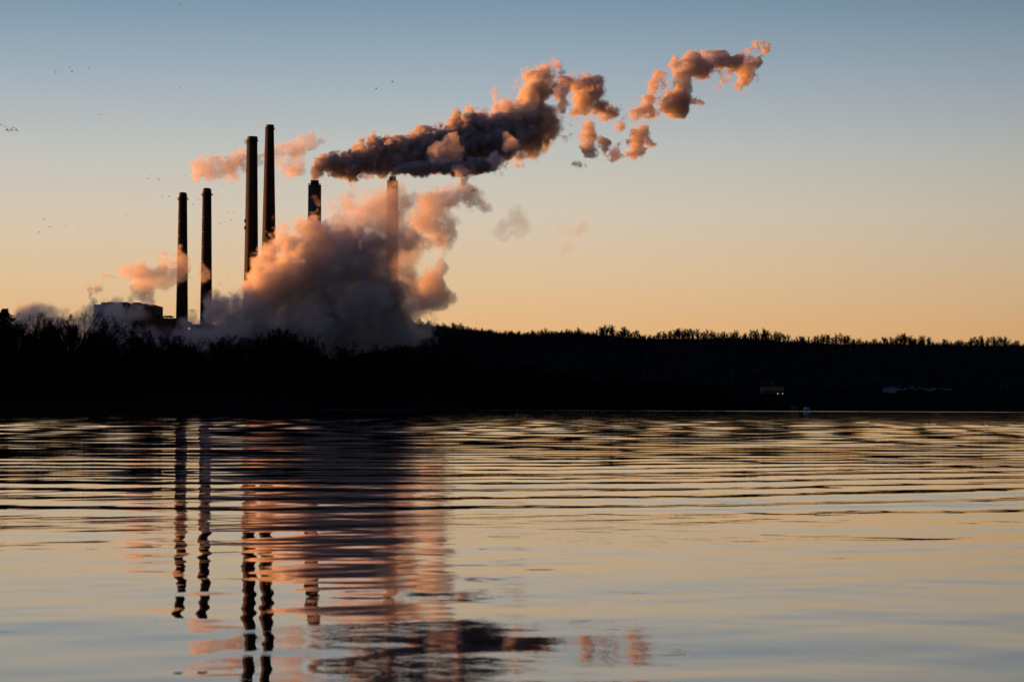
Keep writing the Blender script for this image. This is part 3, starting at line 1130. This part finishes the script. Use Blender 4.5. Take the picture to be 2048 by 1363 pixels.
# ------------------------------------------------------------------ smoke and steam
def surface_net(Fd, iso):
    s_ = Fd > iso
    c = np.zeros(tuple(n_ - 1 for n_ in Fd.shape), np.uint8)
    nx, ny, nz = Fd.shape
    for dx in (0, 1):
        for dy in (0, 1):
            for dz in (0, 1):
                c += s_[dx:nx - 1 + dx, dy:ny - 1 + dy, dz:nz - 1 + dz]
    act = (c > 0) & (c < 8)
    I = np.argwhere(act)
    if len(I) == 0:
        return None
    idx = np.full(act.shape, -1, np.int32)
    idx[act] = np.arange(len(I))
    acc = np.zeros((len(I), 3), np.float32)
    cntv = np.zeros(len(I), np.float32)
    cor = [(a, b, c_) for a in (0, 1) for b in (0, 1) for c_ in (0, 1)]
    for ax in range(3):
        for p0 in cor:
            if p0[ax]:
                continue
            p1 = list(p0)
            p1[ax] = 1
            f0 = Fd[I[:, 0] + p0[0], I[:, 1] + p0[1], I[:, 2] + p0[2]] - iso
            f1 = Fd[I[:, 0] + p1[0], I[:, 1] + p1[1], I[:, 2] + p1[2]] - iso
            k = (f0 > 0) != (f1 > 0)
            t_ = np.where(k, f0 / np.where(k, f0 - f1, 1), 0)
            pos = np.array(p0, np.float32)[None] + 0
            pos = np.repeat(pos, len(I), 0)
            pos[:, ax] += t_
            acc += pos * k[:, None]
            cntv += k
    V = I + acc / np.maximum(cntv, 1)[:, None]
    Fs = []
    for ax in range(3):
        a0 = [slice(1, -1)] * 3
        a0[ax] = slice(0, -1)
        a1 = list(a0)
        a1[ax] = slice(1, None)
        e0, e1 = s_[tuple(a0)], s_[tuple(a1)]
        E = np.argwhere(e0 != e1)
        if len(E) == 0:
            continue
        flip = e0[tuple(E.T)]
        off = np.ones(3, int)
        off[ax] = 0
        P = E + off
        o1, o2 = [(1, 2), (2, 0), (0, 1)][ax]
        d1, d2 = np.zeros(3, int), np.zeros(3, int)
        d1[o1] = 1
        d2[o2] = 1
        q = [P - d1 - d2, P - d2, P, P - d1]
        q = [idx[tuple(t_.T)] for t_ in q]
        Q = np.stack(q, 1)
        Q[~flip] = Q[~flip][:, ::-1]
        Fs.append(Q)
    return V, np.concatenate(Fs)


VM = {}


def vol_mat(sigma, albedo, g):
    key = (round(sigma, 5), albedo, g)
    if key in VM:
        return VM[key]
    m = bpy.data.materials.new('smoke')
    m.use_nodes = True
    n_, l = m.node_tree.nodes, m.node_tree.links
    n_.clear()
    o_ = n_.new('ShaderNodeOutputMaterial')
    pv = n_.new('ShaderNodeVolumePrincipled')
    pv.inputs['Color'].default_value = (*albedo, 1)
    pv.inputs['Density'].default_value = sigma
    pv.inputs['Anisotropy'].default_value = g
    pv.inputs['Density Attribute'].default_value = ''
    l.new(pv.outputs[0], o_.inputs['Volume'])
    m.cycles.homogeneous_volume = True
    VM[key] = m
    return m


def plume(name, label, strokes, Y0, mode, levels, vox=1.2, seed=0, amp=1.0, base=22, oct_=4, thr=0.0, squash=0.9, alb=(0.9, 0.9, 0.92), g=0.35, pack=1.0, cat='smoke plume', group=None, warp=0.0, zcut=None, fill=0.0, rref=16.0, wex=1.15, wrs=1.3, slope=0.0, xref=0.0, parent=None, wg=0.74, rs=1.0, gain=0.55, bl=0.45):
    rg_ = np.random.default_rng(seed)
    rd = random.Random(seed)
    sc = Y0 / F
    puffs = []
    for st in strokes:
        pts_ = [(at(x_, y_, Y0 + slope * (x_ - xref) * sc), r_ * sc) for x_, y_, r_ in st]
        if len(pts_) == 1:
            pts_.append(pts_[0])
        for (p0, r0), (p1, r1) in zip(pts_[:-1], pts_[1:]):
            L = (p1 - p0).length
            rm = (r0 + r1) / 2
            k = max(1, int(pack * (3 if mode == 'billow' else 2) * (1 + L / rm)))
            if fill:
                kf = max(1, int(1 + L / (0.5 * rm)))
                for i in range(kf + 1):
                    puffs.append((p0.lerp(p1, i / kf), fill * (r0 + (r1 - r0) * i / kf)))
            for i in range(k):
                u_ = (i + rd.random()) / k
                pc = p0.lerp(p1, u_)
                rr_ = (r0 + (r1 - r0) * u_) * rs * (wrs if mode == 'wisp' else 1)
                if mode == 'billow':
                    q_ = rd.uniform(0.38, 0.62)
                    off = (1 - q_) * rr_ * rd.random() ** 0.4
                else:
                    q_ = rd.uniform(0.45, 0.85)
                    off = (1 - q_) * rr_ * rd.random() ** 0.5
                dv = Vector((rd.gauss(0, 1), rd.gauss(0, 1) * squash, rd.gauss(0, 1))).normalized()
                puffs.append((pc + dv * off, q_ * rr_))
            if mode == 'billow':
                puffs.append((p0, r0 * 0.72))
    P = np.array([[*p, r_] for p, r_ in puffs], np.float32)
    pad = 4 * vox + (amp * 2.2 if mode == 'billow' else 0) + 2.4 * warp
    lo = (P[:, :3] - P[:, 3:4]).min(0) - pad
    hi = (P[:, :3] + P[:, 3:4]).max(0) + pad
    shp = [int(n__) for n__ in np.ceil((hi - lo) / vox)]
    ax = [lo[i] + vox * np.arange(shp[i], dtype=np.float32) for i in range(3)]
    W = None
    if warp:
        W = [lat3(shp, vox, warp * 2.2, rg_) * warp * 0.6 + lat3(shp, vox, warp * 0.8, rg_) * warp * 0.32 + lat3(shp, vox, max(warp * 0.35, 2 * vox), rg_) * warp * 0.15 for _ in range(3)]
    D = np.full(shp, -1e3 if mode == 'billow' else 0.0, np.float32)
    RR = np.full(shp, 99.0, np.float32)
    for (x_, y_, z_, r_) in P:
        rr_ = r_ + pad
        s0 = [max(0, int((c_ - rr_ - lo[i]) / vox)) for i, c_ in enumerate((x_, y_, z_))]
        s1 = [min(shp[i], int((c_ + rr_ - lo[i]) / vox) + 2) for i, c_ in enumerate((x_, y_, z_))]
        sl_ = tuple(slice(a_, b_) for a_, b_ in zip(s0, s1))
        gx = ax[0][sl_[0]][:, None, None] - x_
        gy = ax[1][sl_[1]][None, :, None] - y_
        gz = ax[2][sl_[2]][None, None, :] - z_
        if W:
            gx = gx + W[0][sl_]
            gy = gy + W[1][sl_]
            gz = gz + W[2][sl_]
        dist = np.sqrt(gx * gx + gy * gy + gz * gz)
        if mode == 'billow':
            v_ = r_ - dist
            up = v_ > D[sl_]
            D[sl_] = np.where(up, v_, D[sl_])
            RR[sl_] = np.where(up, r_, RR[sl_])
        else:
            D[sl_] = 1 - (1 - D[sl_]) * (1 - 0.85 * np.clip(1 - dist / r_, 0, 1) ** wex)
    if mode == 'billow':
        Fd = D
        a_, cell = amp, base
        for o_ in range(oct_):
            Fd = Fd + a_ * np.clip(RR / (rref * sc), 0.04, 1) ** 1.6 * (np.abs(lat3(shp, vox, cell, rg_)) - bl) * 2
            a_ *= gain
            cell *= 0.5
    else:
        Nz = np.zeros(shp, np.float32)
        a_, cell, tot = 1.0, base, 0
        for o_ in range(oct_):
            q_ = lat3(shp, vox, cell, rg_)
            Nz += a_ * (q_ if o_ < 2 else 0.55 * q_ + 0.9 * (0.5 - np.abs(q_)))
            a_ *= wg
            cell *= 0.5
        Fd = (D + Nz * amp * 0.35 * np.clip(D / 0.35, 0, 1) - thr).astype(np.float32)
    Fd[0], Fd[-1], Fd[:, 0], Fd[:, -1], Fd[:, :, 0], Fd[:, :, -1] = (-9,) * 6
    if zcut is not None:
        Fd = np.where(ax[2][None, None, :] < zcut, -9, Fd).astype(np.float32)
    root = None
    nf = 0
    for iso, sg in levels:
        r_ = surface_net(Fd, iso)
        if r_ is None:
            continue
        V, Q = r_
        nf += len(Q)
        V = lo + V * vox
        me = np_mesh(name, V, Q, vol_mat(sg, alb, g))
        o_ = bpy.data.objects.new(name if root is None else 'dense_core', me)
        COL.objects.link(o_)
        if root is None:
            root = o_
            if parent:
                o_.parent = parent
            else:
                tag(o_, label, cat, group)
        else:
            o_.parent = parent or root
    print('plume', name, shp, 'puffs', len(P), 'faces', nf)
    return root


SM = (0.90, 0.90, 0.91)
p1 = plume('smoke_plume', 'long billowing dark plume blown right from the wide flat topped chimney', [
    [(628.5, 360, 9), (631, 349, 11), (638, 338, 16), (656, 330, 26), (683, 328, 29), (714, 325, 33), (745, 317, 39), (776, 311, 39), (806, 309, 39), (837, 301, 44), (868, 296, 47), (899, 290, 52), (930, 285, 54), (960, 278, 55), (985, 272, 45)],
    [(660, 348, 8), (710, 354, 8), (745, 353, 7)], [(915, 232, 15)], [(652, 318, 17)]],
    2600, 'billow', [(0, 0.06), (1.0, 0.12), (2.5, 0.2)], vox=0.72, seed=1, amp=3.0, base=12, oct_=5, gain=0.74, alb=(0.74, 0.75, 0.80), pack=1.8, fill=0.62, rs=1.1, g=0.3, slope=0.45, xref=630)
plume('plume_tail', None, [
    [(960, 280, 48), (990, 268, 56), (1022, 256, 58), (1055, 245, 54), (1085, 245, 42), (1108, 258, 26)], [(1060, 215, 34), (1066, 200, 35), (1074, 180, 32), (1080, 158, 28), (1084, 146, 20)],
    [(1010, 215, 24), (1030, 212, 20)], [(1010, 310, 26), (1055, 303, 20), (1085, 293, 14)], [(1110, 225, 18), (1122, 250, 12)]],
    2600, 'billow', [(-2.0, 0.006), (-0.5, 0.02), (1.0, 0.05), (3.0, 0.09), (6.0, 0.12)], vox=0.8, seed=31, amp=4.4, base=15, oct_=5, gain=0.74, alb=(0.86, 0.86, 0.88), pack=1.4, fill=0.45, rs=1.12, g=0.3, slope=0.45, xref=630, parent=p1)
plume('smoke_plume', 'short very dark plume leaving the rightmost chimney under the long plume', [
    [(784, 354, 7), (788, 345, 9), (800, 338, 13), (830, 336, 17), (860, 336, 18), (900, 336, 19), (945, 335, 20), (985, 326, 18)]],
    2590, 'billow', [(0, 0.07), (0.8, 0.15), (2.0, 0.3)], vox=0.72, seed=2, amp=2.2, base=9, oct_=4, gain=0.6, alb=(0.62, 0.66, 0.74), fill=0.6, pack=1.8, rs=1.1)
GP = 'torn puffs drifting right of the long plume'
lv = [(-0.16, 0.003), (-0.06, 0.008), (0.05, 0.022), (0.16, 0.045), (0.30, 0.07), (0.46, 0.09)]
WK = dict(vox=0.72, wg=0.82, amp=3.3, wrs=1.25, alb=(0.80, 0.79, 0.83), group=GP, rs=1.25, g=0.3, slope=0.45, xref=630, oct_=5, thr=0.40)
plume('smoke_puff', 'round torn puff just right of the tower of the long plume', [[(1148, 165, 24), (1172, 180, 38), (1190, 185, 34), (1170, 208, 28), (1160, 226, 18)], [(1130, 165, 14), (1122, 190, 16), (1128, 215, 14)]],
      2600, 'wisp', lv, seed=3, base=15, warp=6, **WK)
plume('smoke_puff', 'small ragged puff below the round torn puff', [[(1156, 250, 16), (1168, 272, 26), (1182, 290, 24)], [(1163, 333, 16)], [(1212, 288, 20)], [(1200, 215, 16), (1215, 235, 14)]],
      2600, 'wisp', lv, seed=4, base=11, warp=5, **dict(WK, thr=0.34))
plume('smoke_puff', 'ragged orange puff in the middle of the drifting line', [[(1205, 212, 18), (1225, 222, 24), (1250, 236, 36), (1278, 242, 34), (1298, 214, 30)], [(1296, 262, 26), (1304, 284, 18)], [(1278, 293, 30), (1255, 302, 18), (1228, 320, 12)]],
      2600, 'wisp', lv, seed=55, base=13, warp=6, **dict(WK, thr=0.26))
plume('smoke_puff', 'large dark bellied puff left of the arching end puff', [[(1304, 186, 28), (1342, 186, 38), (1368, 194, 34), (1352, 214, 30)], [(1318, 155, 22)], [(1350, 150, 22), (1376, 144, 34), (1402, 138, 28)], [(1385, 215, 18), (1405, 198, 14)]],
      2600, 'wisp', lv, seed=6, base=16, warp=7, **WK)
plume('smoke_puff', 'arching puff at the far right end of the drifting line', [[(1408, 132, 24), (1430, 114, 26), (1452, 126, 34), (1478, 118, 30), (1488, 138, 28), (1490, 162, 24), (1486, 190, 18)], [(1430, 98, 13)], [(1440, 152, 20), (1418, 175, 14)], [(1492, 94, 14), (1514, 90, 16), (1526, 108, 15), (1512, 126, 13)]],
      2600, 'wisp', lv, seed=7, base=14, warp=7, **WK)
plume('steam_wisp', 'orange wisps hanging under the right half of the long plume', [[(885, 300, 28), (920, 305, 34), (955, 318, 30)], [(925, 340, 32), (935, 375, 26)], [(985, 325, 32), (1005, 345, 18)], [(1005, 280, 26), (1020, 300, 22)]],
      2545, 'wisp', lv, vox=0.8, seed=8, amp=3.2, base=15, wg=0.82, wrs=1.1, thr=0.42, alb=SM, warp=7, oct_=5, cat='steam', rs=1.1)
plume('smoke_puff', 'elongated orange cloud behind the tall chimneys, above the short ones', [[(396, 353, 24), (420, 344, 32), (450, 335, 33), (480, 328, 32), (515, 320, 28), (560, 308, 20), (600, 294, 18), (636, 276, 16)], [(572, 338, 26), (600, 322, 24)]],
      2900, 'wisp', [(-0.14, 0.003), (-0.04, 0.007), (0.06, 0.014), (0.18, 0.022), (0.3, 0.03)], vox=0.9, seed=39, amp=2.2, base=15, wg=0.8, thr=0.24, alb=SM, warp=6, oct_=5, rs=1.12)
# the big steam bank
ST = (0.90, 0.90, 0.93)
plume('steam_cloud', 'huge billowing steam cloud rising over the bare trees, lit orange along its left and top', [
    [(424, 640, 20), (440, 608, 24), (466, 630, 36), (508, 618, 42), (552, 582, 48), (596, 552, 62), (645, 540, 70), (690, 528, 68), (728, 520, 50), (752, 515, 30)],
    [(564, 488, 27), (590, 488, 30), (625, 494, 38), (660, 484, 30)], [(522, 566, 20), (534, 572, 26)], [(392, 690, 20), (450, 686, 42), (550, 670, 60), (650, 650, 72), (735, 620, 60), (760, 560, 38), (770, 650, 42)],
    [(420, 700, 30), (520, 705, 45), (620, 705, 50), (700, 700, 50), (775, 694, 42), (815, 694, 28)]],
    2385, 'billow', [(-2.0, 0.006), (-0.6, 0.014), (1.0, 0.03), (3.0, 0.045), (7, 0.06)], vox=0.95, seed=10, amp=6.0, base=24, oct_=5, gain=0.74, alb=ST, cat='steam cloud', fill=0.95, pack=1.6, rs=1.1, g=0.3)
wl_ = [(-0.14, 0.003), (-0.05, 0.007), (0.04, 0.014), (0.15, 0.022), (0.3, 0.03), (0.45, 0.035)]
plume('steam_wisp', 'thin glowing steam above the top of the steam cloud, around the half buried chimney', [[(655, 462, 26), (695, 436, 34), (738, 418, 38), (782, 420, 38), (815, 415, 30), (850, 402, 20)], [(722, 398, 20), (760, 402, 24)], [(740, 480, 48), (785, 470, 44), (785, 525, 46), (785, 590, 44), (792, 645, 40), (835, 672, 26)]],
      2390, 'billow', [(-3.5, 0.005), (-1.5, 0.008), (0.5, 0.012), (3, 0.016), (7, 0.02)], vox=1.0, seed=41, amp=7.5, base=26, oct_=5, gain=0.72, alb=ST, cat='steam', fill=0.5, pack=1.1, rs=1.1, g=0.3, warp=6)
plume('steam_wisp', 'torn thin dark steam trailing off right of the steam cloud', [[(850, 402, 42), (895, 398, 46), (935, 412, 42), (968, 424, 26)], [(835, 455, 52), (880, 448, 48), (860, 495, 44)], [(830, 540, 52), (850, 590, 50), (885, 598, 36), (902, 580, 20)], [(820, 620, 50), (850, 655, 36)]],
      2520, 'wisp', [(-0.16, 0.003), (-0.06, 0.005), (0.05, 0.009), (0.18, 0.014), (0.34, 0.02), (0.5, 0.025)], vox=1.0, seed=42, amp=3.2, base=18, wrs=1.2, thr=0.42, alb=(0.8, 0.8, 0.84), warp=12, oct_=5, wg=0.84, cat='steam', rs=1.15)
GW = 'faint wisps low in the sky to the right'
wf = [(-0.16, 0.0015), (-0.04, 0.003), (0.08, 0.005), (0.22, 0.008)]
plume('steam_wisp', 'small faint curl of steam right of the torn dark steam', [[(1005, 457, 26), (1030, 442, 32), (1038, 424, 24)]], 2520, 'wisp', wf, vox=1.0, seed=13, amp=2.2, base=14, thr=0.25, alb=ST, warp=6, oct_=4, cat='steam', group=GW)
plume('steam_wisp', 'faintest thin wisp of all, hanging farthest right and low', [[(1110, 460, 18), (1142, 448, 28), (1165, 462, 20)], [(1138, 500, 24), (1142, 525, 20)], [(1137, 588, 16), (1120, 600, 11)]], 2520, 'wisp', wf, vox=1.0, seed=14, amp=2.2, base=14, thr=0.28, alb=ST, warp=6, oct_=4, cat='steam', group=GW)
# left hand side
plume('steam_wisp', 'narrow curling steam column rising from the left end of the powerhouse roof', [[(186, 608, 13), (186, 592, 13), (180, 578, 12), (192, 582, 12), (201, 575, 11), (200, 560, 10), (208, 552, 11), (220, 552, 8), (238, 554, 6)]],
      2370, 'wisp', [(-0.1, 0.02), (0.05, 0.04), (0.2, 0.07)], vox=0.5, seed=15, amp=2.2, base=5, wg=0.8, wrs=1.15, thr=0.3, alb=ST, warp=3, oct_=4, cat='steam')
plume('steam_puff', 'soft orange steam puff floating above the powerhouse roof', [[(260, 558, 30), (290, 556, 42), (312, 545, 38), (318, 514, 22)], [(285, 582, 38), (300, 592, 28)], [(345, 548, 24), (364, 540, 20), (364, 510, 18)], [(405, 512, 18), (408, 545, 16)]],
      2370, 'wisp', [(-0.14, 0.003), (-0.04, 0.008), (0.06, 0.014), (0.18, 0.02), (0.3, 0.03)], vox=0.75, seed=56, amp=2.4, base=14, wg=0.8, thr=0.26, alb=ST, warp=6, oct_=5, cat='steam', rs=1.1)
plume('low_steam', 'bluish steam lying low behind the bare trees at the far left', [[(20, 655, 32), (80, 645, 36), (130, 652, 36), (190, 650, 44), (225, 658, 46), (270, 674, 38), (340, 690, 26), (375, 664, 24), (400, 680, 26)], [(40, 632, 18)], [(185, 624, 24), (225, 632, 26)], [(240, 636, 20), (282, 628, 17)]],
      2330, 'billow', [(-2, 0.008), (0, 0.02), (2, 0.03), (5, 0.04)], vox=1.0, seed=17, amp=4.5, base=20, oct_=5, gain=0.62, alb=ST, cat='steam', fill=0.7)
